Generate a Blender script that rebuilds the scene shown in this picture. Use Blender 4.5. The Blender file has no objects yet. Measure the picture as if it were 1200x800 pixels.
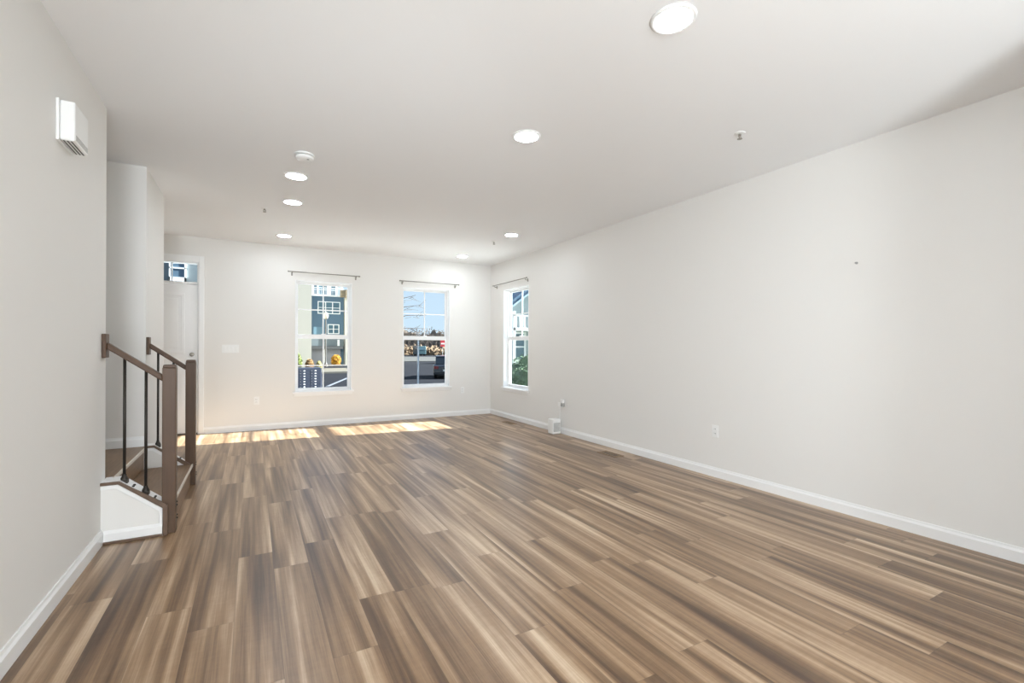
import bpy, bmesh, math, random
from mathutils import Vector, Matrix
C = bpy.context.scene.collection
SC = bpy.context.scene
random.seed(7)

# ------------------------------------------------------------------ camera
CAM_H, YAW, ROLL, FPX = 1.22875, 0.5062018, 0.0042189, 548.354
s_, c_ = math.sin(YAW), math.cos(YAW)
F = Vector((s_, c_, 0)); RX = Vector((c_, -s_, 0)); UZ = Vector((0, 0, 1))
RR = RX*math.cos(ROLL) + UZ*math.sin(ROLL)
UU = -RX*math.sin(ROLL) + UZ*math.cos(ROLL)
cam = bpy.data.cameras.new('camera'); cam.sensor_width = 36; cam.lens = FPX/1200*36
cam.shift_y = 6.743/1200; cam.clip_start = 0.05; cam.clip_end = 600
cob = bpy.data.objects.new('camera', cam); C.objects.link(cob)
M3 = Matrix((RR, UU, -F)).transposed()
cob.matrix_world = Matrix.Translation((0, 0, CAM_H)) @ M3.to_4x4()
SC.camera = cob

# ------------------------------------------------------------------ light
SC.view_settings.view_transform = 'Standard'; SC.view_settings.look = 'None'
SC.view_settings.gamma = 1; SC.view_settings.use_curve_mapping = False
SC.view_settings.exposure = 0.15
w = bpy.data.worlds.new('sky'); SC.world = w; w.use_nodes = True
nt = w.node_tree; nt.nodes.clear()
out = nt.nodes.new('ShaderNodeOutputWorld'); bg = nt.nodes.new('ShaderNodeBackground')
tc = nt.nodes.new('ShaderNodeTexCoord'); sp = nt.nodes.new('ShaderNodeSeparateXYZ')
rp = nt.nodes.new('ShaderNodeValToRGB')
rp.color_ramp.elements[0].position = 0.0; rp.color_ramp.elements[0].color = (.64, .80, .96, 1)
rp.color_ramp.elements[1].position = 0.55; rp.color_ramp.elements[1].color = (.42, .60, .92, 1)
nt.links.new(tc.outputs['Generated'], sp.inputs[0]); nt.links.new(sp.outputs['Z'], rp.inputs[0])
nt.links.new(rp.outputs[0], bg.inputs[0]); bg.inputs[1].default_value = 1.0
nt.links.new(bg.outputs[0], out.inputs[0])

def lamp(name, kind, loc, power, color=(1, 1, 1), direction=None, **kw):
    l = bpy.data.lights.new(name, kind); l.energy = power; l.color = color
    for k, v in kw.items(): setattr(l, k, v)
    o = bpy.data.objects.new(name, l); C.objects.link(o); o.location = loc
    if direction: o.rotation_euler = Vector(direction).to_track_quat('-Z', 'Y').to_euler()
    return o
lamp('sun', 'SUN', (20, -2, 12), 33.0, (.96, .985, 1), (-1, .105, -.448), angle=0.006)
# unseen area lamps added as fill behind the camera, standing in for kitchen daylight
lamp('kitchen_fill', 'AREA', (-.15, -4.72, 1.15), 205, (.87, .94, 1), (0, 1, 0.30), shape='RECTANGLE', size=1.0, size_y=2.1)
lamp('kitchen_side_fill', 'AREA', (-.86, -2.2, 1.55), 66, (.87, .94, 1), (1, .45, 0.05), shape='RECTANGLE', size=2.2, size_y=1.2)
# unseen spot lamp added behind the camera to even out the room light
lamp('fill_spot', 'SPOT', (.1, -.45, .8), 165, (.86, .945, 1), (.16, .95, .30), spot_size=math.radians(52), spot_blend=1.0, shadow_soft_size=.18)
# upward lamp added on the unseen kitchen floor, standing in for bounced sunlight
lamp('kitchen_bounce_fill', 'AREA', (1.62, -1.63, .06), 88, (.86, .95, 1), (0, 0, 1), shape='DISK', size=.28)

# ------------------------------------------------------------------ materials
def lin(c):
    if isinstance(c, str): c = tuple(int(c[i:i+2], 16)/255 for i in (0, 2, 4))
    return tuple((x/12.92 if x <= .04045 else ((x+.055)/1.055)**2.4) for x in c)
MATS = {}
def mat(name, col, rough=.6, metal=0., bump=0., scale=60., var=0., spec=.5, coat=0., stretch=None):
    if name in MATS: return MATS[name]
    m = bpy.data.materials.new(name); m.use_nodes = True; t = m.node_tree
    b = t.nodes['Principled BSDF']; c = lin(col)
    b.inputs['Base Color'].default_value = (*c, 1); b.inputs['Roughness'].default_value = rough
    b.inputs['Metallic'].default_value = metal; b.inputs['Specular IOR Level'].default_value = spec
    b.inputs['Coat Weight'].default_value = coat
    if var or bump:
        n = t.nodes.new('ShaderNodeTexNoise'); n.inputs['Scale'].default_value = scale
        n.inputs['Detail'].default_value = 4
        g = t.nodes.new('ShaderNodeTexCoord')
        if stretch:
            mp = t.nodes.new('ShaderNodeMapping'); mp.inputs['Scale'].default_value = stretch
            t.links.new(g.outputs['Object'], mp.inputs[0]); t.links.new(mp.outputs[0], n.inputs['Vector'])
        else: t.links.new(g.outputs['Object'], n.inputs['Vector'])
        if var:
            r = t.nodes.new('ShaderNodeValToRGB')
            r.color_ramp.elements[0].position = .3; r.color_ramp.elements[1].position = .7
            r.color_ramp.elements[0].color = (*[x*(1-var) for x in c], 1)
            r.color_ramp.elements[1].color = (*[min(1, x*(1+var)) for x in c], 1)
            t.links.new(n.outputs['Fac'], r.inputs[0]); t.links.new(r.outputs[0], b.inputs['Base Color'])
        if bump:
            bp = t.nodes.new('ShaderNodeBump'); bp.inputs['Strength'].default_value = bump; bp.inputs['Distance'].default_value = .002
            t.links.new(n.outputs['Fac'], bp.inputs['Height']); t.links.new(bp.outputs[0], b.inputs['Normal'])
    MATS[name] = m; return m
def emit(name, col, strength):
    m = bpy.data.materials.new(name); m.use_nodes = True; t = m.node_tree; t.nodes.clear()
    o = t.nodes.new('ShaderNodeOutputMaterial'); e = t.nodes.new('ShaderNodeEmission')
    e.inputs[0].default_value = (*col, 1); e.inputs[1].default_value = strength
    t.links.new(e.outputs[0], o.inputs[0]); return m
def glass_mat():
    m = bpy.data.materials.new('window_glass'); m.use_nodes = True; t = m.node_tree; t.nodes.clear()
    o = t.nodes.new('ShaderNodeOutputMaterial'); mx = t.nodes.new('ShaderNodeMixShader')
    tr = t.nodes.new('ShaderNodeBsdfTransparent'); tr.inputs[0].default_value = (.96, .98, .97, 1)
    gl = t.nodes.new('ShaderNodeBsdfGlossy'); gl.inputs['Roughness'].default_value = .02
    lw = t.nodes.new('ShaderNodeLayerWeight'); lw.inputs[0].default_value = .5
    fr = t.nodes.new('ShaderNodeMath'); fr.operation = 'POWER'; fr.inputs[1].default_value = 4.5
    t.links.new(lw.outputs['Facing'], fr.inputs[0])
    t.links.new(fr.outputs[0], mx.inputs[0]); t.links.new(tr.outputs[0], mx.inputs[1]); t.links.new(gl.outputs[0], mx.inputs[2])
    t.links.new(mx.outputs[0], o.inputs[0]); return m

def floor_mat():
    m = bpy.data.materials.new('plank_floor'); m.use_nodes = True; t = m.node_tree; L = t.links.new
    b = t.nodes['Principled BSDF']
    def math_(op, a, bb=None, cc=None):
        n = t.nodes.new('ShaderNodeMath'); n.operation = op
        for i, v in enumerate((a, bb, cc)):
            if v is None: continue
            if isinstance(v, (int, float)): n.inputs[i].default_value = v
            else: L(v, n.inputs[i])
        return n.outputs[0]
    def comb(x, y, z):
        n = t.nodes.new('ShaderNodeCombineXYZ')
        for i, v in enumerate((x, y, z)):
            if isinstance(v, (int, float)): n.inputs[i].default_value = v
            else: L(v, n.inputs[i])
        return n.outputs[0]
    def wn(v):
        n = t.nodes.new('ShaderNodeTexWhiteNoise'); n.noise_dimensions = '1D'; L(v, n.inputs['W']); return n.outputs[0]
    def noise(v, scale=1, detail=3, rough=.5, dist=0):
        n = t.nodes.new('ShaderNodeTexNoise'); L(v, n.inputs['Vector']); n.inputs['Scale'].default_value = scale
        n.inputs['Detail'].default_value = detail; n.inputs['Roughness'].default_value = rough; n.inputs['Distortion'].default_value = dist
        return n.outputs['Fac']
    def ramp(f, stops):
        n = t.nodes.new('ShaderNodeValToRGB'); e = n.color_ramp.elements
        while len(e) < len(stops): e.new(.5)
        for i, (p, c) in enumerate(stops): e[i].position = p; e[i].color = (*lin(c), 1) if isinstance(c, str) else (c, c, c, 1)
        L(f, n.inputs[0]); return n.outputs[0]
    g = t.nodes.new('ShaderNodeTexCoord'); sx = t.nodes.new('ShaderNodeSeparateXYZ'); L(g.outputs['Object'], sx.inputs[0])
    X, Y = sx.outputs[0], sx.outputs[1]
    PW, PL = .175, 1.22
    u = math_('DIVIDE', math_('SUBTRACT', X, .108 - PW*60), PW); row = math_('FLOOR', u)
    v = math_('DIVIDE', math_('ADD', math_('ADD', Y, 40), math_('MULTIPLY', wn(math_('MULTIPLY', row, 3.17)), PL)), PL); col = math_('FLOOR', v)
    pid = math_('ADD', math_('MULTIPLY', row, 13.37), math_('MULTIPLY', col, 5.713))
    r1 = wn(pid); r2 = wn(math_('ADD', pid, 91.7))
    broad = noise(comb(math_('MULTIPLY', X, 14), math_('MULTIPLY', Y, .55), math_('MULTIPLY', r1, 60)), 1, 2, .45, .25)
    fine = noise(comb(math_('MULTIPLY', X, 48), math_('MULTIPLY', Y, .9), math_('MULTIPLY', r2, 70)), 1, 2, .5, .2)
    grain = noise(comb(math_('MULTIPLY', X, 210), math_('MULTIPLY', Y, 4.5), math_('MULTIPLY', r2, 40)), 1, 3, .6)
    ripple = noise(comb(math_('MULTIPLY', X, 14), math_('MULTIPLY', Y, 38), math_('MULTIPLY', r2, 30)), 1, 2, .5, .6)
    f = math_('ADD', math_('MULTIPLY', math_('SUBTRACT', broad, .5), 1.7), math_('MULTIPLY', math_('SUBTRACT', r1, .5), .18))
    f = math_('ADD', f, math_('MULTIPLY', math_('SUBTRACT', grain, .5), .40))
    f = math_('ADD', f, math_('MULTIPLY', math_('SUBTRACT', fine, .5), .55))
    f = math_('ADD', f, math_('MULTIPLY', math_('SUBTRACT', ripple, .5), .10))
    f = math_('ADD', f, .5)
    colr = ramp(f, FLOOR_STOPS)
    fu = math_('FRACT', u); fv = math_('FRACT', v)
    eu = math_('MINIMUM', fu, math_('SUBTRACT', 1, fu)); ev = math_('MINIMUM', fv, math_('SUBTRACT', 1, fv))
    eu = math_('MULTIPLY', eu, PW); ev = math_('MULTIPLY', ev, PL)
    ed = math_('MINIMUM', eu, ev)
    seam = ramp(math_('DIVIDE', ed, .003), [(0, .62), (.7, 1.)])
    mx = t.nodes.new('ShaderNodeMix'); mx.data_type = 'RGBA'; mx.blend_type = 'MULTIPLY'; mx.inputs[0].default_value = 1
    L(colr, mx.inputs[6]); L(seam, mx.inputs[7]); L(mx.outputs[2], b.inputs['Base Color'])
    rr = math_('ADD', .27, math_('MULTIPLY', grain, .12)); L(rr, b.inputs['Roughness'])
    b.inputs['Specular IOR Level'].default_value = .8
    bp = t.nodes.new('ShaderNodeBump'); bp.inputs['Strength'].default_value = .12; bp.inputs['Distance'].default_value = .001
    L(math_('ADD', math_('MULTIPLY', seam, 1.), math_('MULTIPLY', grain, .35)), bp.inputs['Height']); L(bp.outputs[0], b.inputs['Normal'])
    return m
FLOOR_STOPS = [(.0, '4a3220'), (.28, '71563c'), (.55, '97795b'), (.8, 'bba083'), (1., 'd6c1a6')]

WALL = mat('wall_paint', 'eae8e4', .75, bump=.06, scale=300)
CEIL = mat('ceiling_paint', 'f4f4f4', .85, bump=.05, scale=250)
TRIM = mat('white_trim', 'f2f2f1', .38, bump=.02, scale=90)
VINYL = mat('white_vinyl', 'f4f5f5', .35, bump=.01, scale=90)
DOORP = mat('door_paint', 'f6f6f6', .4, bump=.02, scale=120)
BROWN = mat('stained_rail', '5a4433', .42, var=.12, scale=30, stretch=(1, 1, .12), spec=.35)
BROWN2 = mat('stained_trim', '675140', .45, var=.12, scale=40)
TREAD = mat('stair_wood', '7f644a', .4, var=.2, scale=9, stretch=(6, .7, 6))
NOSE_HILITE = mat('nosing_highlight', 'd8cfc2', .4, var=.05, scale=40)  # window highlight on the stair edges, put into the strip colour
IRON = mat('dark_iron', '3a3530', .45, metal=.6, bump=.05, scale=200)
PLASTIC = mat('white_plastic', 'f1f1ef', .4, bump=.01, scale=100)
GREYP = mat('grey_plastic', 'a9a9a6', .5, bump=.02, scale=100)
SLOT = mat('slot_dark', '3b3a38', .6, bump=.02, scale=100)
NICKEL = mat('brushed_nickel', 'a09c94', .35, metal=.9, bump=.03, scale=200)
GLASS = glass_mat()
LENS = emit('lamp_lens', (.86, .935, 1), 84)
FLOOR = floor_mat()

# ------------------------------------------------------------------ mesh builder
ORG = {}
class MB:
    def __init__(s): s.bm = bmesh.new()
    def box(s, x0, x1, y0, y1, z0, z1):
        x0, x1 = sorted((x0, x1)); y0, y1 = sorted((y0, y1)); z0, z1 = sorted((z0, z1))
        v = [s.bm.verts.new(p) for p in ((x0,y0,z0),(x1,y0,z0),(x1,y1,z0),(x0,y1,z0),(x0,y0,z1),(x1,y0,z1),(x1,y1,z1),(x0,y1,z1))]
        for f in ((3,2,1,0),(4,5,6,7),(0,1,5,4),(1,2,6,5),(2,3,7,6),(3,0,4,7)): s.bm.faces.new([v[i] for i in f])
        return s
    def prism(s, poly, ax, a0, a1):
        """poly: list of 2-D points in the two axes other than ax (ascending order)"""
        def P(p, a):
            q = list(p); q.insert(ax, a); return q
        lo = [s.bm.verts.new(P(p, a0)) for p in poly]; hi = [s.bm.verts.new(P(p, a1)) for p in poly]
        n = len(poly)
        s.bm.faces.new(lo); s.bm.faces.new(hi)
        for i in range(n): s.bm.faces.new((lo[i], lo[(i+1) % n], hi[(i+1) % n], hi[i]))
        return s
    def tube(s, pts, rads, n=10, cap=True):
        pts = [Vector(p) for p in pts]
        if isinstance(rads, (int, float)): rads = [rads]*len(pts)
        rings = []; prev = None
        for i, p in enumerate(pts):
            d = (pts[min(i+1, len(pts)-1)] - pts[max(i-1, 0)]).normalized()
            a = Vector((0, 0, 1)) if abs(d.z) < .9 else Vector((1, 0, 0))
            if prev is not None: a = prev
            x = d.cross(a); x = x.normalized() if x.length > 1e-5 else d.orthogonal().normalized()
            y = x.cross(d).normalized(); prev = y
            rings.append([s.bm.verts.new(p + (x*math.cos(2*math.pi*k/n) + y*math.sin(2*math.pi*k/n))*rads[i]) for k in range(n)])
        for a, b in zip(rings, rings[1:]):
            for k in range(n): s.bm.faces.new((a[k], a[(k+1) % n], b[(k+1) % n], b[k]))
        if cap: s.bm.faces.new(rings[0]); s.bm.faces.new(rings[-1])
        return s
    def lathe(s, c, prof, n=32, axis='z'):
        """prof: list of (r, h) along the axis"""
        c = Vector(c); rings = []
        for r, h in prof:
            ring = []
            for k in range(n):
                a = 2*math.pi*k/n; q = (r*math.cos(a), r*math.sin(a), h)
                if axis == 'y': q = (q[0], q[2], q[1])
                if axis == 'x': q = (q[2], q[0], q[1])
                ring.append(s.bm.verts.new(c + Vector(q)))
            rings.append(ring)
        for a, b in zip(rings, rings[1:]):
            for k in range(n): s.bm.faces.new((a[k], a[(k+1) % n], b[(k+1) % n], b[k]))
        s.bm.faces.new(rings[0]); s.bm.faces.new(rings[-1]); return s
    def blob(s, c, r, sub=2, rough=0., seed=0):
        rnd = random.Random(seed)
        res = bmesh.ops.create_icosphere(s.bm, subdivisions=sub, radius=1)
        for v in res['verts']:
            k = 1 + rnd.uniform(-rough, rough)
            v.co = Vector((c[0]+v.co.x*r[0]*k, c[1]+v.co.y*r[1]*k, c[2]+v.co.z*r[2]*k))
        return s
    def leaves(s, c, r, n, size, seed=0):
        rnd = random.Random(seed)
        for _ in range(n):
            d = Vector((rnd.gauss(0, 1), rnd.gauss(0, 1), rnd.gauss(0, 1))).normalized()*rnd.uniform(.75, 1.05)
            p = Vector((c[0]+d.x*r[0], c[1]+d.y*r[1], c[2]+d.z*r[2]))
            a = Vector((rnd.gauss(0, 1), rnd.gauss(0, 1), rnd.gauss(0, 1))).normalized(); b = a.orthogonal().normalized(); n_ = a.cross(b)
            k = size*rnd.uniform(.6, 1.3)
            s.bm.faces.new([s.bm.verts.new(p + q) for q in (a*k, b*k*.5 + n_*k*.15, -a*k, -b*k*.5 + n_*k*.15)])
        return s
    def build(s, name, m, parent=None, bevel=0., smooth=False, org=None):
        bmesh.ops.recalc_face_normals(s.bm, faces=s.bm.faces)
        vs = s.bm.verts
        if parent is not None: o0 = ORG[parent.name]
        elif org is not None: o0 = Vector(org)
        else:
            xs = [v.co.x for v in vs]; ys = [v.co.y for v in vs]; zs = [v.co.z for v in vs]
            o0 = Vector(((min(xs)+max(xs))/2, (min(ys)+max(ys))/2, min(zs)))
        for v in vs: v.co -= o0
        me = bpy.data.meshes.new(name); s.bm.to_mesh(me); s.bm.free(); me.materials.append(m)
        o = bpy.data.objects.new(name, me); C.objects.link(o)
        if smooth:
            for p in me.polygons: p.use_smooth = True
        if bevel:
            md = o.modifiers.new('bevel', 'BEVEL'); md.width = bevel; md.segments = 2; md.limit_method = 'ANGLE'
        if parent is not None: o.parent = parent
        else: o.location = o0
        ORG[o.name] = o0
        return o
def box(*a): return MB().box(*a)
def tag(o, label, cat, group=None, kind=None):
    o['label'] = label; o['category'] = cat
    if group: o['group'] = group
    if kind: o['kind'] = kind
    return o
def thing(name, loc, label, cat, group=None):
    o = bpy.data.objects.new(name, None); C.objects.link(o); o.location = loc; o.empty_display_size = .1
    ORG[o.name] = Vector(loc); return tag(o, label, cat, group)
def struct(o, label=None):
    o['kind'] = 'structure'
    if label: o['label'] = label
    return o
def senode(name, loc):
    o = bpy.data.objects.new(name, None); C.objects.link(o); o.location = loc; o.empty_display_size = .1
    ORG[o.name] = Vector(loc); o['kind'] = 'structure'; return o
def copy_tree(o, parent=None):
    c = o.copy(); C.objects.link(c); c.parent = parent; ORG[c.name] = ORG[o.name].copy()
    for ch in list(o.children): copy_tree(ch, c)
    return c

# ------------------------------------------------------------------ the room
H = 2.74; XR = 3.873; YF = 7.803; XL = -.819; XS = -.79; T = .16
YB = -4.6
W1 = (.562, 1.39); W2 = (2.215, 3.062); W3 = (6.437, 7.303); WZ = (.53, 2.238)
DX = (-1.585, -.655); DZ = 2.385

struct(box(-2.3, XR+T, YB-.2, YF+T, -.12, 0).build('floor', FLOOR, org=(0, 0, 0)))
struct(box(-2.3, XR+T, YB-.2, YF+T, H, H+.2).build('ceiling', CEIL))
def wall_with_holes(name, axis, a0, a1, d0, d1, holes, m):
    """wall running along axis (0: x, 1: y) from a0 to a1, depth d0..d1, holes (b0, b1, z0, z1)"""
    mb = MB()
    def bx(p, q, z0, z1):
        if q - p < 1e-5 or z1 - z0 < 1e-5: return
        mb.box(p, q, d0, d1, z0, z1) if axis == 0 else mb.box(d0, d1, p, q, z0, z1)
    cur = a0
    for b0, b1, z0, z1 in sorted(holes):
        bx(cur, b0, 0, H); bx(b0, b1, 0, z0); bx(b0, b1, z1, H); cur = b1
    bx(cur, a1, 0, H)
    bmesh.ops.remove_doubles(mb.bm, verts=mb.bm.verts, dist=1e-5)
    return struct(mb.build(name, m))
wall_with_holes('wall_far', 0, -1.9, XR+T, YF, YF+T, [(DX[0], DX[1], 0, DZ), (*W1, *WZ), (*W2, *WZ)], WALL)
wall_with_holes('wall_right', 1, YB, YF, XR, XR+T, [(*W3, *WZ)], WALL)
wall_with_holes('wall_left', 1, YB, 3.865, XL-.12, XL, [(-3.32, -1.08, .93, 2.17)], WALL)
struct(box(-2.1, XS, 4.965, 5.86, 0, H).build('wall_closet', WALL))
struct(box(-1.9, -1.75, 5.86, YF, 0, H).build('wall_foyer', WALL))
struct(box(-2.25, -2.1, 3.745, 4.965, 0, H).build('wall_stairwell', WALL))
struct(box(-2.1, XL-.12, 3.745, 3.865, 0, H).build('wall_stair_side', WALL))
wall_with_holes('wall_back', 0, XL-.12, XR+T, YB-.15, YB, [(-.67, .37, 0, 2.22)], WALL)
struct(box(2.7, XR, -.25, -.1, 0, H).build('wall_pantry', WALL))

def baseboard(name, axis, a0, a1, face, side, z0=0., h=.09, t=.016):
    """side = +1 when the room lies on the positive side of the face"""
    prof = [(0, 0), (t, 0), (t, h*.72), (t*.55, h*.86), (t*.4, h), (0, h)]
    mb = MB()
    if axis == 1: mb.prism([(face + side*p, z0+q) for p, q in prof], 1, a0, a1)
    else: mb.prism([(face + side*p, z0+q) for p, q in prof], 0, a0, a1)
    return struct(mb.build(name, TRIM))
baseboard('baseboard_right', 1, -.1, YF, XR, -1)
baseboard('baseboard_far', 0, -.592, XR-.016, YF, -1)
baseboard('baseboard_left', 1, YB, 3.755, XL, 1)
baseboard('baseboard_closet', 1, 5.08, 5.86, XS, 1)
baseboard('baseboard_landing', 0, -2.1, -.80, 4.965, -1, .38, .085)
baseboard('baseboard_foyer', 1, 5.876, YF-.016, -1.75, 1)

# ------------------------------------------------------------------ windows
def make_window(name, axis, a0, a1, face, lower_grid):
    z0, z1 = WZ
    def B(mb, p, q, d0, d1, zz0, zz1):
        if axis == 0: mb.box(p, q, face+d0, face+d1, zz0, zz1)
        else: mb.box(face+d0, face+d1, p, q, zz0, zz1)
        return mb
    def ring(p, q, d0, d1, zz0, zz1, t, tb=None):
        tb = tb or t; mb = MB()
        B(mb, p, p+t, d0, d1, zz0, zz1); B(mb, q-t, q, d0, d1, zz0, zz1)
        B(mb, p+t, q-t, d0, d1, zz1-t, zz1); B(mb, p+t, q-t, d0, d1, zz0, zz0+tb); return mb
    mid = (a0+a1)/2
    root = senode(name, (mid, face, z0) if axis == 0 else (face, mid, z0))
    ring(a0, a1, -.003, .10, z0, z1, .012).build('window_jamb', VINYL, root, .002)
    ring(a0+.012, a1-.012, .07, .155, z0+.012, z1-.012, .012).build('window_frame', VINYL, root, .002)
    p, q = a0+.024, a1-.024; zm = 1.382
    us = ring(p, q, .122, .148, zm-.034, z1-.024, .026, .034).build('upper_sash', VINYL, root, .002)
    ls = ring(p, q, .088, .114, z0+.024, zm+.034, .026, .03)
    B(ls, p+.026, q-.026, .088, .114, zm-.034, zm+.008)
    ls = ls.build('lower_sash', VINYL, root, .002)
    gz0, gz1 = zm+.001, z1-.05
    B(MB(), p+.02, q-.02, .133, .137, zm-.01, z1-.045).build('pane', GLASS, us)
    B(MB(), p+.02, q-.02, .099, .103, z0+.05, zm-.03).build('pane', GLASS, ls)
    mu = MB(); B(mu, mid-.009, mid+.009, .126, .144, zm, z1-.05); zz = (zm+.034+z1-.05)/2
    B(mu, p+.026, mid-.009, .126, .144, zz-.009, zz+.009); B(mu, mid+.009, q-.026, .126, .144, zz-.009, zz+.009)
    mu.build('muntin', VINYL, us)
    if lower_grid:
        mu = MB(); B(mu, mid-.009, mid+.009, .092, .110, z0+.05, zm-.03); zz = .93
        B(mu, p+.026, mid-.009, .092, .110, zz-.009, zz+.009); B(mu, mid+.009, q-.026, .092, .110, zz-.009, zz+.009)
        mu.build('muntin', VINYL, ls)
    sl = B(MB(), a0-.03, a1+.03, -.035, .0, z0-.022, z0+.003); B(sl, a0+.001, a1-.001, 0, .08, z0-.0, z0+.003)
    sl.build('window_sill', TRIM, root, .003)
    B(MB(), a0-.012, a1+.012, -.012, 0, z0-.062, z0-.022).build('apron', TRIM, root, .003)
    lk = B(MB(), mid-.03, mid+.03, .09, .112, zm+.034, zm+.046); lk.build('sash_lock', VINYL, root, .002)
    return root
make_window('window_1', 0, *W1, YF, True)
make_window('window_2', 0, *W2, YF, False)
make_window('window_3', 1, *W3, XR, False)

# ------------------------------------------------------------------ front door with transom
door = senode('door_1', ((DX[0]+DX[1])/2, YF, 0))
cas = MB()
for a in (DX[1], DX[0]-.062): cas.box(a, a+.062, YF-.018, YF, 0, 2.475)
cas.box(DX[0], DX[1], YF-.018, YF, DZ, 2.475); cas.build('casing', TRIM, door, .004)
fr = MB(); fr.box(DX[0], DX[0]+.02, YF, YF+.15, 0, DZ); fr.box(DX[1]-.012, DX[1], YF, YF+.15, 0, DZ)
fr.box(DX[0]+.02, DX[1]-.012, YF, YF+.15, DZ-.012, DZ); fr.box(DX[0]+.02, DX[1]-.012, YF, YF+.15, 2.085, 2.112)
fr.build('door_frame', TRIM, door, .002)
dl, dr, dy = DX[0]+.023, DX[1]-.016, YF+.035
slab = MB().box(dl, dr, dy, dy+.045, .022, 2.078).build('door_leaf', DOORP, door, .002)
def moulding(mb, x0, x1, z0, z1, y, t=.04, d=.010):
    mb.box(x0, x1, y-d, y, z1-t, z1); mb.box(x0, x1, y-d, y, z0, z0+t); mb.box(x0, x0+t, y-d, y, z0+t, z1-t); mb.box(x1-t, x1, y-d, y, z0+t, z1-t)
    mb.box(x0+t*1.9, x1-t*1.9, y-d*.6, y, z0+t*1.9, z1-t*1.9)
for z0, z1 in ((1.12, 1.955), (.34, .89)):
    mb = MB(); moulding(mb, dl+.15, dr-.15, z0, z1, dy); mb.build('door_panel', DOORP, slab, .006)
kn = MB().lathe((dr-.065, dy-.001, 1.0), [(.03, 0), (.03, -.006), (.011, -.010), (.011, -.035), (.024, -.042), (.028, -.055), (.022, -.066), (.008, -.07)], 24, 'y')
kn.build('door_knob', NICKEL, slab, smooth=True)
MB().lathe((dr-.065, dy-.001, 1.11), [(.028, 0), (.028, -.012), (.022, -.016)], 24, 'y').build('deadbolt', NICKEL, slab, smooth=True)
box(dl, dr, YF+.02, YF+.14, .0, .02).build('threshold', mat('threshold_bronze', '6f665c', .4, metal=.5, bump=.02), door, .003)
tr = MB(); tx0, tx1 = DX[0]+.02, DX[1]-.012
for a, b_ in ((tx0, tx0+.012), (tx1-.012, tx1), (-.975, -.962), (-1.282, -1.269)): tr.box(a, b_, YF+.04, YF+.075, 2.112, DZ-.012)
tr.build('transom_frame', TRIM, door, .002)
box(tx0+.012, tx1-.012, YF+.055, YF+.059, 2.112, DZ-.012).build('transom_pane', GLASS, door)

# ------------------------------------------------------------------ stairs
st = thing('staircase', (-.8, 4.4, 0), 'short brown wooden stair of two risers up to a landing between two iron railings', 'stairs')
SY0, SY1 = 3.868, 4.962
box(-.49, -.475, SY0, SY1, 0, .162).build('riser', TREAD, st)
box(-.80, -.465, SY0, SY1, .162, .19).build('tread', TREAD, st, .004)
nz = MB().box(-.465, -.455, SY0, SY1, .166, .192); nz.build('nosing', NOSE_HILITE, st, .003)['label'] = 'front edge strip of the lower step, its highlight painted pale'
box(-.815, -.80, SY0, SY1, .19, .352).build('riser', TREAD, st)
box(-2.098, -.785, SY0, SY1, .352, .38).build('landing', TREAD, st, .004)
box(-.785, -.775, SY0, SY1, .356, .382).build('nosing', NOSE_HILITE, st, .003)

def knee_wall(y0, y1, trim_y, label, x_in, side, base):
    """low wall under a railing; trim_y = outer face of the brown trim; side: direction (in y) the finished face looks"""
    k = thing('knee_wall', (-.65, (y0+y1)/2, 0), label, 'low wall')
    prof = [(x_in, 0), (-.517, 0), (-.517, .19), (-.73, .362), (x_in, .362)]
    MB().prism(prof, 1, y0, y1).build('wall_body', WALL, k)
    top = [(x_in, .362), (-.73, .362), (-.517, .19), (-.517, .203), (-.73, .381), (x_in, .381)]
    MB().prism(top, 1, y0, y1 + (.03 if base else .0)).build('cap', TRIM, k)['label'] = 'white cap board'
    ya, yb = sorted((trim_y, trim_y - side*.014)); yf = trim_y - side*.014
    tr = [(x_in, .362), (-.732, .362), (-.505, .178), (-.505, 0), (-.478, 0), (-.478, .196), (-.728, .380), (x_in, .380)]
    MB().prism(tr, 1, ya, yb).build('edge_trim', BROWN2, k, .002)['label'] = 'brown edge trim'
    # white bead inside the trim, on the face
    yc, yd = sorted((yf, yf + side*.007))
    bead = [(x_in, .335), (-.742, .335), (-.525, .16), (-.525, 0), (-.507, 0), (-.507, .176), (-.733, .360), (x_in, .360)]
    MB().prism(bead, 1, yc, yd).build('bead', TRIM, k, .002)
    if base:
        MB().prism([(yf, 0), (yf+side*.014, 0), (yf+side*.014, .062), (yf+side*.006, .08), (yf, .08)], 0, x_in+.016, -.507).build('baseboard', TRIM, k)
        ye, yg = sorted((yf+side*.014, yf+side*.026))
        box(x_in+.016, -.507, ye, yg, 0, .016).build('shoe_moulding', BROWN2, k, .003)
    for xx in (-.665, -.555):
        for dy_ in (-.018, .018):
            zc = .381 - (xx+.73)*.817
            MB().lathe((xx, (y0+y1)/2+dy_, zc-.002), [(.008, 0), (.008, .006), (.005, .009)], 12).build('screw_cap', SLOT, k)
    return k
knee_wall(3.756, 3.864, 3.742, 'white panelled low wall with brown trim, carrying the railing at the end of the long plain wall', XL+.001, -1, True)
knee_wall(4.972, 5.078, 4.956, 'white low wall with brown trim, carrying the railing towards the front door', XS+.001, -1, False)

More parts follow.
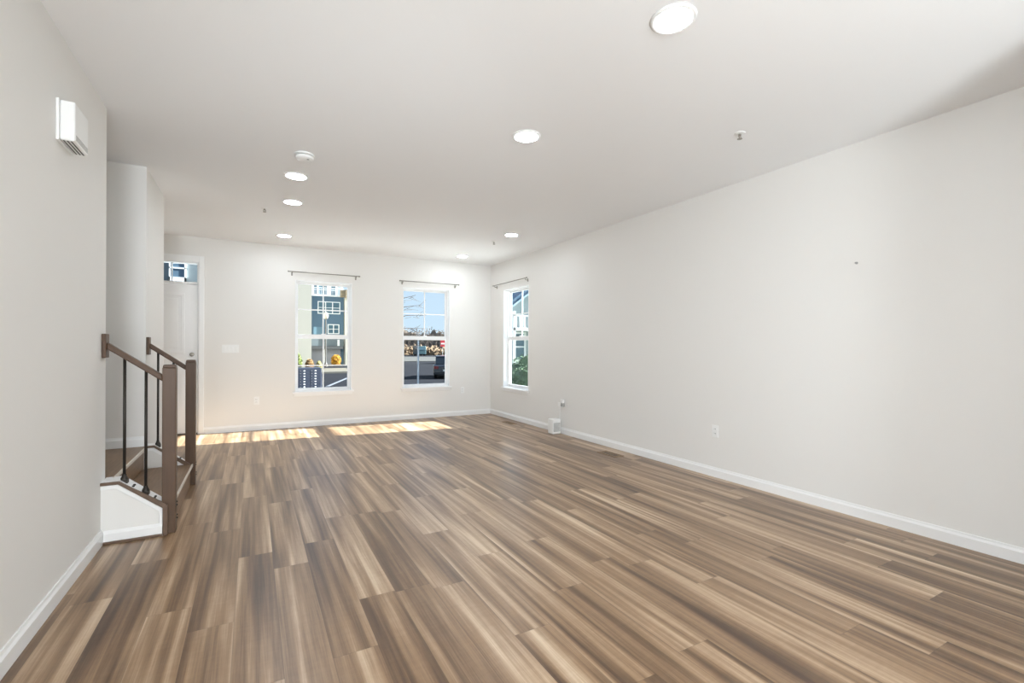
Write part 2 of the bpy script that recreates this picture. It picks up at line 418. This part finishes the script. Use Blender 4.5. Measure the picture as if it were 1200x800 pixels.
def railing(y, xw, label, ny0):
    r = thing('stair_railing', (-.6, y, 0), label, 'railing', 'stair railings')
    nw = MB().box(-.514, -.440, ny0, ny0+.076, 0, 1.085)
    nw.prism([(-.514, 1.085), (-.440, 1.085), (-.446, 1.105), (-.508, 1.105)], 1, ny0+.004, ny0+.072)
    nw = nw.build('newel_post', BROWN, r, .004)
    for z in (.08, .10, .17, .19):
        MB().lathe((-.440, ny0+(.05 if int(z*100) % 2 else .062), z), [(.006, 0), (.006, .004), (.003, .006)], 10, 'x').build('screw_cap', SLOT, nw)
    x1 = -.514; sl = -.70
    z0 = 1.252; z1 = z0 + (x1 - xw)*sl
    rail = MB().prism([(xw+.02, z0-.044), (x1, z1-.044), (x1, z1), (xw+.02, z0)], 1, y-.022, y+.022)
    rail = rail.build('handrail', BROWN, r, .008)
    MB().box(xw+.001, xw+.022, y-.042, y+.042, z0-.10, z0+.05).build('rosette', BROWN, r, .004)
    for xx in (-.712, -.603):
        zb = .381 - (xx+.73)*.817; zt = z0 + (xx - xw - .02)*sl - .03
        b_ = MB().tube([(xx, y, zb), (xx, y, zt)], .0085, 12).build('baluster', IRON, r, smooth=True)
        MB().prism([(xx-.020, y-.020), (xx+.020, y-.020), (xx+.020, y+.020), (xx-.020, y+.020)], 2, zb-.012, zb+.012).lathe((xx, y, zb+.010), [(.021, 0), (.018, .012), (.012, .024), (.011, .034)], 16).build('baluster_shoe', IRON, b_)
    return r
railing(3.805, XL, 'brown stair railing with iron balusters, mounted on the end of the long plain wall', 3.766)
railing(5.012, XS, 'brown stair railing with iron balusters, the one in front of the white front door', 4.974)

# ------------------------------------------------------------------ curtain rods
def curtain_rod(axis, a0, a1, face, z, label):
    def P(a, d, zz): return (a, face-d, zz) if axis == 0 else (face-d, a, zz)
    r = thing('curtain_rod', P((a0+a1)/2, .0, z-.03), label, 'curtain rod', 'thin nickel curtain rods')
    MB().tube([P(a0+.02, .055, z), P(a1-.02, .055, z)], .0075, 12).build('rod', NICKEL, r, smooth=True)
    for a, sg in ((a0, 1), (a1, -1)):
        MB().tube([P(a, .055, z), P(a+sg*.008, .055, z), P(a+sg*.02, .055, z), P(a+sg*.022, .055, z)], [.008, .012, .012, .008], 14).build('finial', NICKEL, r, smooth=True)
    for a in (a0+.06, a1-.06):
        bmb = MB().tube([P(a, .0, z-.03), P(a, .05, z-.026), P(a, .055, z-.012), P(a, .055, z-.006)], .006, 8)
        p0, p1 = P(a-.011, 0, z-.055), P(a+.011, .006, z-.005)
        bmb.box(p0[0], p1[0], p0[1], p1[1], p0[2], p1[2]); bmb.build('bracket', NICKEL, r)
    return r
curtain_rod(0, .455, 1.505, YF, 2.352, 'thin curtain rod over the gridded window beside the front door')
curtain_rod(0, 2.14, 3.215, YF, 2.335, 'thin curtain rod over the window showing blue sky and a car park')
curtain_rod(1, 6.405, 7.61, XR, 2.340, 'thin curtain rod over the window of the long blank side wall')

# ------------------------------------------------------------------ ceiling lights
def downlight():
    r = thing('recessed_light', (0, 0, H), '', 'ceiling light', 'round recessed ceiling lights')
    MB().lathe((0, 0, H), [(.103, 0), (.102, -.006), (.095, -.010), (.081, -.008), (.080, -.0015)], 48).build('trim_ring', PLASTIC, r, smooth=True)
    MB().lathe((0, 0, H-.003), [(.0805, 0), (.080, -.004), (.05, -.0045)], 48).build('lens', LENS, r)
    return r
LIGHTS = [(1.685, 1.524, 'large-looking round recessed light at the top of the picture, nearest the camera'),
          (1.71, 2.883, 'round recessed light in mid ceiling, second along the row by the blank wall'),
          (3.037, 5.507, 'round recessed light between mid ceiling and the far corner, above the side window'),
          (3.041, 7.211, 'small round recessed light closest to the far corner of the ceiling'),
          (.332, 4.561, 'round recessed light directly below the smoke alarm'),
          (.362, 5.401, 'round recessed light in the middle of the three by the front door'),
          (.372, 7.104, 'round recessed light closest to the front door wall')]
d0 = downlight()
for i, (x, y, lb) in enumerate(LIGHTS):
    o = d0 if i == 0 else copy_tree(d0)
    o.location = (x, y, H); o['label'] = lb

sd = thing('smoke_alarm', (.353, 4.02, H), 'white round smoke alarm on the ceiling above a recessed light', 'smoke alarm')
MB().lathe((.353, 4.02, H), [(.068, 0), (.072, -.003), (.072, -.010), (.066, -.012)], 40).build('base', PLASTIC, sd, smooth=False)
MB().lathe((.353, 4.02, H-.012), [(.060, 0), (.060, -.010)], 40).build('vent_gap', GREYP, sd)
MB().lathe((.353, 4.02, H-.020), [(.066, 0), (.067, -.008), (.062, -.018), (.048, -.024), (.02, -.026)], 40).build('cover', PLASTIC, sd)
MB().lathe((.375, 3.99, H-.043), [(.010, 0), (.009, -.004)], 16).build('test_button', GREYP, sd)

def sprinkler(x, y, label):
    r = thing('sprinkler_head', (x, y, H), label, 'sprinkler', 'ceiling sprinkler heads')
    MB().lathe((x, y, H), [(.036, 0), (.034, -.004), (.02, -.007), (.012, -.007)], 28).build('escutcheon', PLASTIC, r)
    b_ = MB().lathe((x, y, H-.006), [(.009, 0), (.009, -.012), (.006, -.014)], 14)
    b_.tube([(x-.008, y, H-.016), (x-.014, y, H-.026), (x-.003, y, H-.040)], .0025, 6); b_.tube([(x+.008, y, H-.016), (x+.014, y, H-.026), (x+.003, y, H-.040)], .0025, 6)
    b_.build('frame_arms', NICKEL, r)
    MB().tube([(x, y, H-.018), (x, y, H-.038)], .0022, 6).build('bulb', mat('sprinkler_bulb', '5a3028', .3, bump=.01), r)
    MB().lathe((x, y, H-.039), [(.004, 0), (.017, -.001), (.017, -.0025), (.004, -.003)], 16).build('deflector', NICKEL, r)
    return r
sprinkler(2.99, 2.104, 'ceiling sprinkler head over the blank wall, nearer than every other sprinkler')
sprinkler(.109, 5.806, 'tiny ceiling sprinkler head beside the three lights by the front door')
sprinkler(3.019, 5.989, 'tiny ceiling sprinkler head near the far corner of the room')

# ------------------------------------------------------------------ wall fittings
ch = thing('door_chime', (XL, 3.09, 2.20), 'white boxy door chime high on the plain wall by the stairs', 'door chime')
MB().box(XL, XL+.012, 2.985, 3.205, 2.205, 2.405).build('back_plate', PLASTIC, ch, .003)
MB().box(XL+.012, XL+.068, 2.99, 3.20, 2.21, 2.40).build('cover', PLASTIC, ch, .008)
for k in range(3): box(XL+.022+.014*k, XL+.027+.014*k, 3.0, 3.19, 2.2085, 2.2115).build('grille_slot', SLOT, ch)
for k in range(3): box(XL+.0675, XL+.0695, 3.005, 3.185, 2.222+.009*k, 2.2255+.009*k).build('grille_slot', GREYP, ch)

def outlet(axis, a, face, z, label, side=-1, group='white duplex wall outlets'):
    def B(mb, p, q, d0, d1, z0, z1):
        if axis == 0: mb.box(p, q, face+side*d0, face+side*d1, z0, z1)
        else: mb.box(face+side*d0, face+side*d1, p, q, z0, z1)
        return mb
    r = thing('wall_outlet', (a, face, z) if axis == 0 else (face, a, z), label, 'outlet', group)
    B(MB(), a-.036, a+.036, 0, .006, z-.058, z+.058).build('cover_plate', PLASTIC, r, .002)
    for dz in (-.021, .021):
        f = B(MB(), a-.017, a+.017, .006, .009, z+dz-.014, z+dz+.014).build('socket', PLASTIC, r, .002)
        sl = MB()
        for dx in (-.007, .006): B(sl, a+dx-.0015, a+dx+.0015, .0088, .0094, z+dz-.004, z+dz+.007)
        sl.build('slot', SLOT, f)
    return r
outlet(1, 2.967, XR, .435, 'white wall outlet low on the long blank wall, with nothing plugged in')
outlet(0, .052, YF, .430, 'white wall outlet low between the front door and the gridded window')
outlet(0, 3.305, YF, .455, 'white wall outlet low in the far corner, beside the sky window')
outlet(1, 5.50, XR, .435, 'white wall outlet above the small white router, with plugs in it')

sw = thing('light_switch', (-.277, YF, 1.19), 'wide white four-gang switch plate beside the front door', 'light switch')
box(-.381, -.172, YF-.006, YF, 1.132, 1.248).build('cover_plate', PLASTIC, sw, .002)
for k in range(4):
    xx = -.35 + .049*k
    box(xx-.016, xx+.016, YF-.010, YF-.006, 1.158, 1.222).build('rocker', PLASTIC, sw, .003)

ro = thing('router', (3.78, 5.54, 0), 'small white upright router box on the floor against the blank wall', 'router')
MB().box(3.70, 3.838, 5.48, 5.61, .006, .215).build('case', PLASTIC, ro, .012)
gm = MB()
for k in range(9): gm.box(3.715, 3.825, 5.477, 5.481, .04+.014*k, .048+.014*k)
gm.build('vent_grille', GREYP, ro)
box(3.71, 3.83, 5.49, 5.60, 0, .008).build('foot', GREYP, ro)
pa = thing('power_adapter', (XR-.03, 5.47, .43), 'white power adapter plugged into the outlet above the router, with its cable', 'power adapter')
box(XR-.055, XR-.011, 5.475, 5.53, .395, .445).build('adapter_body', PLASTIC, pa, .005)
MB().tube([(XR-.035, 5.50, .40), (XR-.036, 5.50, .34), (XR-.03, 5.515, .26), (XR-.027, 5.53, .16), (XR-.027, 5.54, .10)], .0035, 8).build('cable', PLASTIC, pa, smooth=True)
pg = thing('plug_adapter', (XR-.03, 5.42, .43), 'grey-sided plug adapter at the outlet above the router, beside the white one', 'power adapter')
box(XR-.05, XR-.011, 5.425, 5.472, .392, .440).build('adapter_body', GREYP, pg, .005)
box(XR-.05, XR-.011, 5.425, 5.472, .441, .485).build('plug_head', PLASTIC, pg, .006)

def vent(x, y0, y1, wd, label):
    r = thing('floor_register', (x, (y0+y1)/2, 0), label, 'floor vent', 'wooden floor vents')
    fm = MB(); fm.box(x-wd/2, x-wd/2+.02, y0, y1, 0, .006); fm.box(x+wd/2-.02, x+wd/2, y0, y1, 0, .006)
    fm.box(x-wd/2+.02, x+wd/2-.02, y0, y0+.02, 0, .006); fm.box(x-wd/2+.02, x+wd/2-.02, y1-.02, y1, 0, .006)
    fm.build('frame', mat('vent_wood', '93795f', .4, var=.15, scale=30), r, .002)
    box(x-wd/2+.02, x+wd/2-.02, y0+.02, y1-.02, .0003, .001).build('duct_opening', SLOT, r)
    n = 7
    for k in range(n):
        yy = y0+.02 + (y1-y0-.04)*(k+.5)/n
        box(x-wd/2+.02, x+wd/2-.02, yy-.006, yy+.006, .001, .004).build('louver', MATS['vent_wood'], r)
vent(3.62, 4.02, 4.33, .14, 'wooden floor vent with dark slots by the blank wall, near the router')
vent(3.65, 6.52, 6.82, .12, 'wooden floor vent in the far corner beneath the side window')
an = MB().lathe((XR, 1.777, 1.857), [(.009, 0), (.009, -.003), (.004, -.004), (.004, -.014), (.007, -.016)], 12, 'x')
tag(an.build('wall_anchor', GREYP), 'small grey screw anchor left alone high on the blank wall', 'wall anchor')

# ------------------------------------------------------------------ outside
GZ = -.9
ASPH = mat('asphalt', '1f2025', .9, var=.12, scale=.6, spec=.08)
CONC = mat('concrete', '6a655b', .85, var=.08, scale=2, spec=.1)
struct(box(-80, 140, YF+T+.6, 300, GZ-.2, GZ).build('parking_lot', ASPH))
struct(box(XR+T+.6, 140, -60, YF+T+.6, GZ-.2, GZ).build('side_lawn', mat('lawn', '3d4c33', .95, var=.25, scale=3, spec=.1)))
struct(MB().prism([(6.2, 12), (30, 12), (30, 36), (18.2, 36)], 2, GZ, GZ+.02).build('lawn_strip', MATS['lawn']))
def quad_strip(name, pts, m, z=.03):
    return struct(MB().prism(pts, 2, GZ, GZ+z).build(name, m))
quad_strip('front_bounce_slab', [(-3, 8.7), (5.0, 8.7), (5.0, 16), (-3, 16)], mat('bounce_slab_pale', 'e2e1dd', .85, var=.06, scale=2), .06)  # unseen pale slab added to bounce sunlight through the front windows onto the ceiling
quad_strip('side_bounce_slab', [(4.8, 1), (12, 1), (12, 8.6), (4.8, 8.6)], MATS['bounce_slab_pale'], .06)  # unseen slab added to bounce sunlight in through the side window
quad_strip('sidewalk', [(-20, 46.5), (8.2, 46.5), (8.2, 40.0), (-20, 40.0)], CONC, .10)
quad_strip('curb', [(-20, 39.9), (9.2, 39.9), (9.2, 39.3), (-20, 39.3)], mat('pale_curb', '77736a', .8, var=.05, spec=.1), .14)
quad_strip('planting_bed', [(-10, 43), (4.6, 43), (4.6, 41), (-10, 41)], mat('mulch', '7a5b40', .95, var=.3, scale=5), .14)
quad_strip('parking_line', [(3.4, 26.6), (3.6, 26.6), (6.4, 35.2), (6.2, 35.2)], mat('road_paint', '70737a', .8, var=.05, scale=5, spec=.1), .006)
quad_strip('far_concrete', [(4, 69.5), (60, 60), (60, 88), (4, 106)], mat('far_concrete', '585754', .85, var=.05, scale=.5, spec=.1), .05)

BRICK = mat('siding_beige', 'c0baab', .8, bump=.4, scale=8, stretch=(.1, .1, 12))
BLUE = mat('siding_blue', '5c7486', .75, bump=.3, scale=8, stretch=(.1, .1, 12))
GSID = mat('siding_grey', '727c80', .75, bump=.3, scale=8, stretch=(.1, .1, 12))
WHT = mat('outdoor_white', 'f0f0ee', .6, bump=.02)
DGL = mat('dark_glass', '55707c', .12, spec=.8, bump=.01, scale=2)
GAR = mat('garage_grey', '9c9ca0', .6, bump=.05)
DARK = mat('dark_canopy', '4d4f50', .7, bump=.05)
STONE = mat('tan_stone', '93846c', .9, var=.25, scale=5, bump=.3)
def house(name, x0, x1, y0, y1, z1, m, label):
    h = thing(name, ((x0+x1)/2, (y0+y1)/2, GZ), label, 'townhouse')
    box(x0, x1, y0, y1, GZ, z1).build('walls', m, h); return h
def hwindow(h, x0, x1, z0, z1, y, n=1, m=None):
    mb = MB(); t = .10
    mb.box(x0-t, x1+t, y-.08, y, z1, z1+t); mb.box(x0-t, x1+t, y-.08, y, z0-t, z0)
    for k in range(n+1):
        xx = x0 + (x1-x0)*k/n; mb.box(xx-t/2 if 0 < k < n else xx-(t if k == 0 else 0), xx+t/2 if 0 < k < n else xx+(t if k == n else 0), y-.08, y, z0, z1)
    zz = z0+(z1-z0)*.5; mb.box(x0, x1, y-.07, y-.02, zz-.03, zz+.03)
    f = mb.build('house_window', WHT, h); box(x0, x1, y-.03, y, z0, z1).build('window_glass', m or DGL, f); return f

hb = house('townhouse', 3.6, 9.5, 58.6, 70, 7.15, BLUE, 'blue three storey townhouse with a roof terrace, seen through the gridded window')
hwindow(hb, 6.7, 9.0, 5.15, 6.4, 58.6, 3); hwindow(hb, 7.8, 8.9, 2.8, 3.75, 58.6, 2)
box(6.15, 7.15, 58.52, 58.6, 2.0, 3.5).build('wall_panel', mat('pale_blue_panel', '6d8b9a', .7, bump=.05), hb)['label'] = 'pale blue wall panel'
box(3.6, 9.5, 58.5, 58.6, 1.3, 2.1).build('wall_band', GSID, hb)['label'] = 'grey band over the garages'
box(3.6, 9.35, 57.9, 58.6, .93, 1.28).build('canopy', DARK, hb)
for x0, x1 in ((4.6, 7.15), (7.45, 9.15)):
    g_ = MB().box(x0, x1, 58.50, 58.6, GZ, .92)
    for k in range(1, 4): g_.box(x0, x1, 58.48, 58.5, GZ+.45*k-.02, GZ+.45*k+.02)
    g_.build('garage_door', GAR, hb)
box(7.15, 7.45, 58.45, 58.6, GZ, .92).build('pillar', WHT, hb); box(8.78, 9.03, 58.4, 58.6, 1.3, 2.05).build('downspout_box', WHT, hb)
tb = MB().box(3.6, 9.5, 58.45, 58.6, 7.1, 7.28)
tb.box(3.6, 9.5, 58.45, 58.52, 8.05, 8.12)
for k in range(40): tb.box(3.65+.15*k, 3.68+.15*k, 58.47, 58.5, 7.28, 8.05)
tb.build('terrace_rail', WHT, hb)
pt = MB().box(3.6, 9.5, 63, 70, 7.15, 9.9); pt.build('penthouse', mat('roof_level_siding', 'a8abb0', .75, bump=.1), hb)
for x0, x1 in ((5.9, 7.0), (7.2, 8.2), (8.4, 9.2)): hwindow(hb, x0, x1, 7.4, 9.3, 63)
for x0 in (6.0, 7.9, 9.2): box(x0, x0+.18, 58.7, 58.9, 7.15, 9.4).build('terrace_post', WHT, hb)

hw = house('townhouse', 9.55, 15, 58.2, 70, 7.0, BRICK, 'cream townhouse standing against the blue one, at the edge of the gridded window')
box(9.56, 10.2, 57.9, 58.6, 7.0, 7.95).build('cornice_block', STONE, hw)['label'] = 'tan stone block'
box(9.05, 9.5, 57.95, 58.45, 7.05, 7.9).build('corner_block', STONE, hb)['label'] = 'tan stone block'
box(9.55, 9.62, 58.1, 58.2, GZ, 2.1).build('downspout', DARK, hw)
hwindow(hw, 11, 13, 4.5, 6.2, 58.2, 2); hwindow(hw, 11, 13, 1.8, 3.4, 58.2, 2); box(10.8, 14, 58.1, 58.2, GZ, 1.2).build('garage_door', GAR, hw)

hc = house('townhouse', -2.2, 4.70, 46.2, 56, 7.9, BRICK, 'plain beige townhouse side filling one edge of the gridded window')
box(-2.4, 4.9, 45.9, 56.2, 7.9, 8.2).build('roof', DARK, hc)
hwindow(hc, -1, .6, 4.5, 6.2, 46.2, 2); hwindow(hc, -1, .6, 1.2, 2.8, 46.2, 2)

hg = house('townhouse', -14, -3.2, 58.6, 70, 11.5, GSID, 'grey and blue townhouse seen through the glass over the front door')
box(-7.35, -6.15, 58.35, 58.6, 7.2, 9.7).build('bay_panel', BLUE, hg)['label'] = 'blue bay panel framed in white'
bp_ = MB().box(-7.45, -7.35, 58.3, 58.6, 7.2, 9.8).box(-6.15, -6.02, 58.3, 58.6, 7.2, 9.8).box(-7.45, -6.02, 58.3, 58.6, 9.1, 9.25).box(-7.45, -6.02, 58.3, 58.6, 7.1, 8.25)
bp_.build('bay_frame', WHT, hg); hwindow(hg, -5.6, -4.2, 4, 5.7, 58.6, 2); hwindow(hg, -9.4, -7.9, 4, 5.7, 58.6, 2)
box(-14, -3, 58.3, 70, 11.5, 11.8).build('roof', DARK, hg)

# neighbour by the side window: gabled house with a white porch
hn = thing('porch_house', (14, 22, GZ), 'grey house with white porch posts and a blue roof edge, outside the side window', 'house')
box(11.1, 17.0, 20.6, 24.4, GZ, 3.0).build('walls', mat('siding_pale', 'a9b4b4', .75, bump=.3, scale=8, stretch=(.1, .1, 12)), hn)
MB().prism([(11.1, 3.0), (17.0, 3.0), (14.05, 5.1)], 1, 20.6, 24.4).build('gable', MATS['siding_pale'], hn)
RB = mat('roof_blue', '3f6683', .6, var=.1, scale=3)
MB().prism([(10.85, 3.1), (14.05, 5.4), (17.25, 3.1), (17.25, 3.36), (14.05, 5.66), (10.85, 3.36)], 1, 20.0, 24.6).build('roof', RB, hn)
rk = MB().prism([(10.85, 3.0), (14.05, 5.3), (17.25, 3.0), (17.25, 3.1), (14.05, 5.4), (10.85, 3.1)], 1, 19.95, 20.6); rk.build('rake_board', mat('rake_pale', 'a9c3d2', .6, bump=.02), hn)
for xx in (11.2, 13.1, 15.0, 16.8): box(xx-.07, xx+.07, 19.95, 20.1, GZ, 3.0).build('porch_post', WHT, hn)
box(11.1, 17.0, 19.95, 20.6, 2.05, 2.2).build('balcony_floor', WHT, hn)
br = MB().box(11.1, 17, 19.95, 20.02, 2.75, 2.82)
for k in range(24): br.box(11.25+.25*k, 11.33+.25*k, 19.96, 20.01, 2.2, 2.75)
br.build('balcony_rail', WHT, hn)
hwindow(hn, 11.5, 12.1, .6, 1.9, 20.6); hwindow(hn, 12.8, 14.2, .6, 1.9, 20.6, 2)

GREEN = mat('hedge_green', '56704f', .85, var=.35, scale=4)
def shrub(name, c, r, m, label, n=500, size=.07, seed=1, cat='shrub'):
    s = thing(name, (c[0], c[1], GZ), label, cat)
    MB().blob((c[0], c[1], c[2]), (r[0]*.85, r[1]*.85, r[2]*.85), 3, .2, seed).leaves(c, r, n, size, seed).build('foliage', m, s)
    MB().tube([(c[0], c[1], GZ), (c[0], c[1], c[2]-r[2]*.5)], min(r)*.12, 8).build('stem', mat('bark', '5c4a3b', .9, var=.2), s)
    return s
shrub('hedge', (9.3, 15.2, -.2), (.75, 1.1, .8), GREEN, 'clipped green hedge outside the side window, in front of the porch house', 900, .07, 3, 'hedge')
shrub('hedge', (10.6, 17.6, -.1), (1.0, .9, 1.0), GREEN, 'taller green hedge against the porch house', 900, .07, 4, 'hedge')
shrub('shrub', (8.05, 54.5, -.3), (.5, .45, .62), mat('yellow_leaf', 'a0751a', .8, var=.3, scale=5), 'bright yellow shrub in front of the garage doors', 700, .11, 5)
shrub('shrub', (3.42, 45.2, -.2), (.38, .4, .85), mat('olive_leaf', '6e7a3e', .85, var=.35, scale=5), 'green bush above the mailboxes, against the beige townhouse', 700, .11, 6)
shrub('shrub', (4.38, 44.6, -.4), (.32, .32, .5), mat('tan_leaf', '8f7048', .85, var=.35, scale=6), 'tan dry shrub next to the green bush above the mailboxes', 700, .10, 7)
shrub('shrub', (5.22, 45.1, -.5), (.26, .3, .42), mat('pale_leaf', '99925f', .85, var=.3, scale=6), 'small pale shrub at the end of the shrub row by the garages', 400, .05, 8)

lp = thing('street_lamp', (6.41, 50.0, GZ), 'tall street lamp with a pale globe in front of the blue townhouse', 'street lamp')
MB().lathe((6.41, 50.0, GZ+.1), [(.16, 0), (.16, .25), (.09, .4), (.07, .6), (.055, 4.7), (.09, 4.8)], 16).build('pole', mat('black_pole', '3d3a37', .5, bump=.02), lp)
MB().lathe((6.41, 50.0, 3.98), [(.10, 0), (.2, .1), (.25, .3), (.22, .5), (.12, .63), (.03, .68)], 20).build('globe', mat('lamp_globe', 'a8a498', .5, bump=.01), lp, smooth=True)

cb = thing('mailbox_unit', (1.01, 11.75, GZ), 'dark navy cluster mailbox with rows of small doors outside the gridded window', 'mailbox')
NAVY = mat('mailbox_navy', '2b3040', .4, bump=.02)
box(.66, 1.40, 11.6, 12.0, -.32, .735).build('cabinet', NAVY, cb, .01); box(.85, 1.17, 11.66, 11.95, GZ, -.32).build('pedestal', NAVY, cb); box(.75, 1.27, 11.62, 12.0, GZ, GZ+.05).build('base_plate', NAVY, cb)
for xx in (.69, .925, 1.16):
    for ri in range(9):
        z = .705 - .061*(ri+1)
        dr_ = box(xx, xx+.225, 11.588, 11.6, z, z+.054).build('mailbox_door', NAVY, cb, .003)
        box(xx+.09, xx+.125, 11.585, 11.588, z+.018, z+.038).build('number_plate', WHT, dr_)
        box(xx+.02, xx+.035, 11.584, 11.588, z+.021, z+.033).build('lock', NICKEL, dr_)

def car(name, loc, rz, m, label):
    x, y = loc; r = thing(name, (0, 0, 0), label, 'car')
    L_, W_, h0, h1 = 4.4, 1.8, .22, .85
    body = [(-2.2, .35), (-2.15, .85), (-1.9, .98), (1.1, .95), (2.1, .78), (2.2, .45), (2.1, .24), (-2.1, .24)]
    MB().prism(body, 1, -W_/2, W_/2).build('body', m, r, .08)
    cab = MB().prism([(-2.0, .95), (-1.55, 1.46), (.1, 1.5), (1.0, .95)], 1, -W_/2+.12, W_/2-.12).build('cabin', mat('car_glass', '22282e', .1, bump=.01), r, .06)
    MB().prism([(-1.6, 1.44), (-1.5, 1.52), (.05, 1.54), (.15, 1.46)], 1, -W_/2+.1, W_/2-.1).build('car_roof', m, r, .03)
    for sx in (-1.35, 1.35):
        for sy in (-W_/2+.10, W_/2-.10):
            MB().lathe((sx, sy, .33), [(.16, -.10), (.32, -.09), (.33, 0), (.32, .09), (.16, .10)], 20, 'y').build('wheel', mat('tyre', '1f1f20', .8, bump=.05), r)
    for sy in (-.72, .72): box(-2.21, -2.12, sy-.14, sy+.14, .66, .84).build('tail_light', mat('tail_red', '8e2a2c', .3, bump=.01), r)
    box(-2.215, -2.14, -.26, .26, .50, .62).build('licence_plate', WHT, r); box(-2.26, -2.1, -.88, .88, .30, .46).build('bumper', mat('bumper_dark', '2c2d30', .5, bump=.02), r)
    r.location = (x, y, GZ); r.rotation_euler = (0, 0, rz); return r
car('car', (12.2, 31.5), math.radians(68), mat('paint_dark', '23262c', .25, coat=.6, bump=.005), 'dark hatchback parked on the asphalt beyond the sky window')
car('car', (23.0, 57.5), math.radians(60), mat('paint_white', 'e3e5e6', .3, coat=.5, bump=.005), 'white car parked behind the dark hatchback beyond the sky window')
vn = thing('van', (35.2, 108.5, GZ), 'dark teal van parked far off by the dry brush', 'van')
TEAL = mat('paint_teal', '3e5a60', .4, bump=.01)
MB().box(34.2, 36.2, 107.4, 111.5, GZ+.3, GZ+2.3).build('body', TEAL, vn, .15); box(34.5, 35.9, 107.35, 107.42, GZ+1.4, GZ+2.0).build('rear_window', DGL, vn)
for xx in (34.4, 35.95):
    for yy in (108.2, 110.6): MB().lathe((xx, yy, GZ+.35), [(.2, -.12), (.35, -.1), (.35, .1), (.2, .12)], 14, 'x').build('wheel', MATS['tyre'], vn)

tag(box(7.39, 7.47, 23.28, 23.36, GZ, 1.62).build('marker_post', WHT, bevel=.01), 'slim white post standing on the car park beyond the sky window', 'post')
sg = thing('road_sign', (20.6, 54.9, GZ), 'red and white road sign on a post beyond the sky window', 'road sign')
MB().tube([(20.6, 54.9, GZ), (20.6, 54.9, 2.0)], .04, 8).build('sign_post', GREYP, sg)
RED = mat('sign_red', 'b8323a', .5, bump=.01)
box(20.3, 20.9, 54.84, 54.87, 1.25, 2.05).build('sign_plate', RED, sg); box(20.36, 20.84, 54.82, 54.845, 1.56, 1.72).build('sign_bar', WHT, sg)

# dry brush bank and the bare tree line behind the car park
rnd = random.Random(5)
bank = MB()
for k in range(26):
    t_ = k/25; cx = 20 + 48*t_; cy = 124 - 20*t_
    bank.blob((cx+rnd.uniform(-.5, .5), cy+rnd.uniform(0, 3), GZ), (2.2, 2.0, rnd.uniform(1.5, 2.5)), 2, .2, k)
    bank.leaves((cx, cy, GZ+.4), (2.4, 2.2, rnd.uniform(1.6, 2.4)), 160, .35, k)
tag(bank.build('dry_brush', mat('dry_brush', '806a52', .95, var=.45, scale=.8)), 'bank of tan dry brush along the far side of the car park', 'brush', kind='stuff')
under = MB()
for k in range(30):
    t_ = k/29; c_x, c_y = 30 + 46*t_, 168 - 22*t_
    under.blob((c_x, c_y, GZ), (3, 2, rnd.uniform(5.8, 7.4)), 2, .2, 100+k); under.leaves((c_x, c_y, GZ+1), (3, 2, rnd.uniform(6.6, 8.0)), 260, .4, 200+k)
tag(under.build('undergrowth', mat('undergrowth', '6f6459', .95, var=.4, scale=.9)), 'grey brown undergrowth filling the woods behind the bare trees', 'undergrowth', kind='stuff')
BARK2 = mat('bare_bark', '6b5f55', .9, var=.3, scale=3)
def branch(mb, p, d, length, r, depth, rr, n=5):
    q = p + d*length
    mb.tube([p, (p+q)/2 + Vector((rr.uniform(-1, 1), rr.uniform(-1, 1), rr.uniform(-.5, .5)))*length*.05, q], [r, r*.8, r*.55], n, cap=False)
    if depth == 0: return
    for k in range(rr.choice((3, 4, 4))):
        nd = (d + Vector((rr.uniform(-1, 1), rr.uniform(-1, 1), rr.uniform(-.2, .9)))*.75).normalized()
        branch(mb, p + (q-p)*rr.uniform(.45, 1.), nd, length*rr.uniform(.55, .8), r*.55, depth-1, rr, 4)
protos = []
for k in range(3):
    mb = MB(); rr = random.Random(40+k); branch(mb, Vector((0, 0, 0)), Vector((0, 0, 1)), 2.8, .17, 4, rr)
    protos.append(mb.build('bare_tree', BARK2, org=(0, 0, 0)))
TL = 'bare grey tree in the line of woods beyond the car park'
for k in range(27):
    o = protos[k] if k < 3 else protos[k % 3].copy()
    if k >= 3: C.objects.link(o)
    r_, q_ = k % 3, k//3
    t_ = (q_ + r_/3 + rnd.uniform(-.08, .08))/9
    px_, py_ = 33 + 29*t_ + r_*2.2, 141 - 15*t_ + r_*6.0
    o.location = (px_, py_, GZ); o.rotation_euler = (0, 0, rnd.uniform(0, 6.28))
    sc_ = rnd.uniform(.95, 1.15) + .15*t_; o.scale = (sc_*.5, sc_*.5, sc_)
    tag(o, TL, 'tree', 'bare trees beyond the car park')

# nearer bare tree whose twigs reach in front of the sky
bt = MB(); base = Vector((5.0, 20.2, GZ)); rr = random.Random(9)
bt.tube([base, base+Vector((.05, 0, 2)), base+Vector((0, .05, 4.2)), base+Vector((.1, 0, 6))], [.13, .11, .08, .03], 10)
for z, dx, dz in ((1.5, 1.75, .75), (2.1, 1.7, .45), (1.9, 1.65, .35), (2.6, 1.75, .65), (2.9, 1.6, .9), (3.2, 1.3, 1.1), (1.2, 1.55, .75)):
    p = base + Vector((0, 0, z+.6)); q = p + Vector((dx, -.05, dz*.55))
    m_ = (p+q)/2 + Vector((0, 0, .12)); bt.tube([p, m_, q], [.028, .018, .006], 6)
    for j in range(6):
        a = p + (q-p)*rr.uniform(.45, .98); bt.tube([a, a + Vector((rr.uniform(.2, .5), rr.uniform(-.2, .2), rr.uniform(-.22, .28)))], [.008, .003], 5)
    p2 = p + Vector((0, 0, .3)); bt.tube([p2, p2 + Vector((-.8, .3, .9))], [.025, .006], 6)
tag(bt.build('bare_tree', BARK2, org=base), 'slender bare tree whose twigs cross the sky in the window', 'tree')
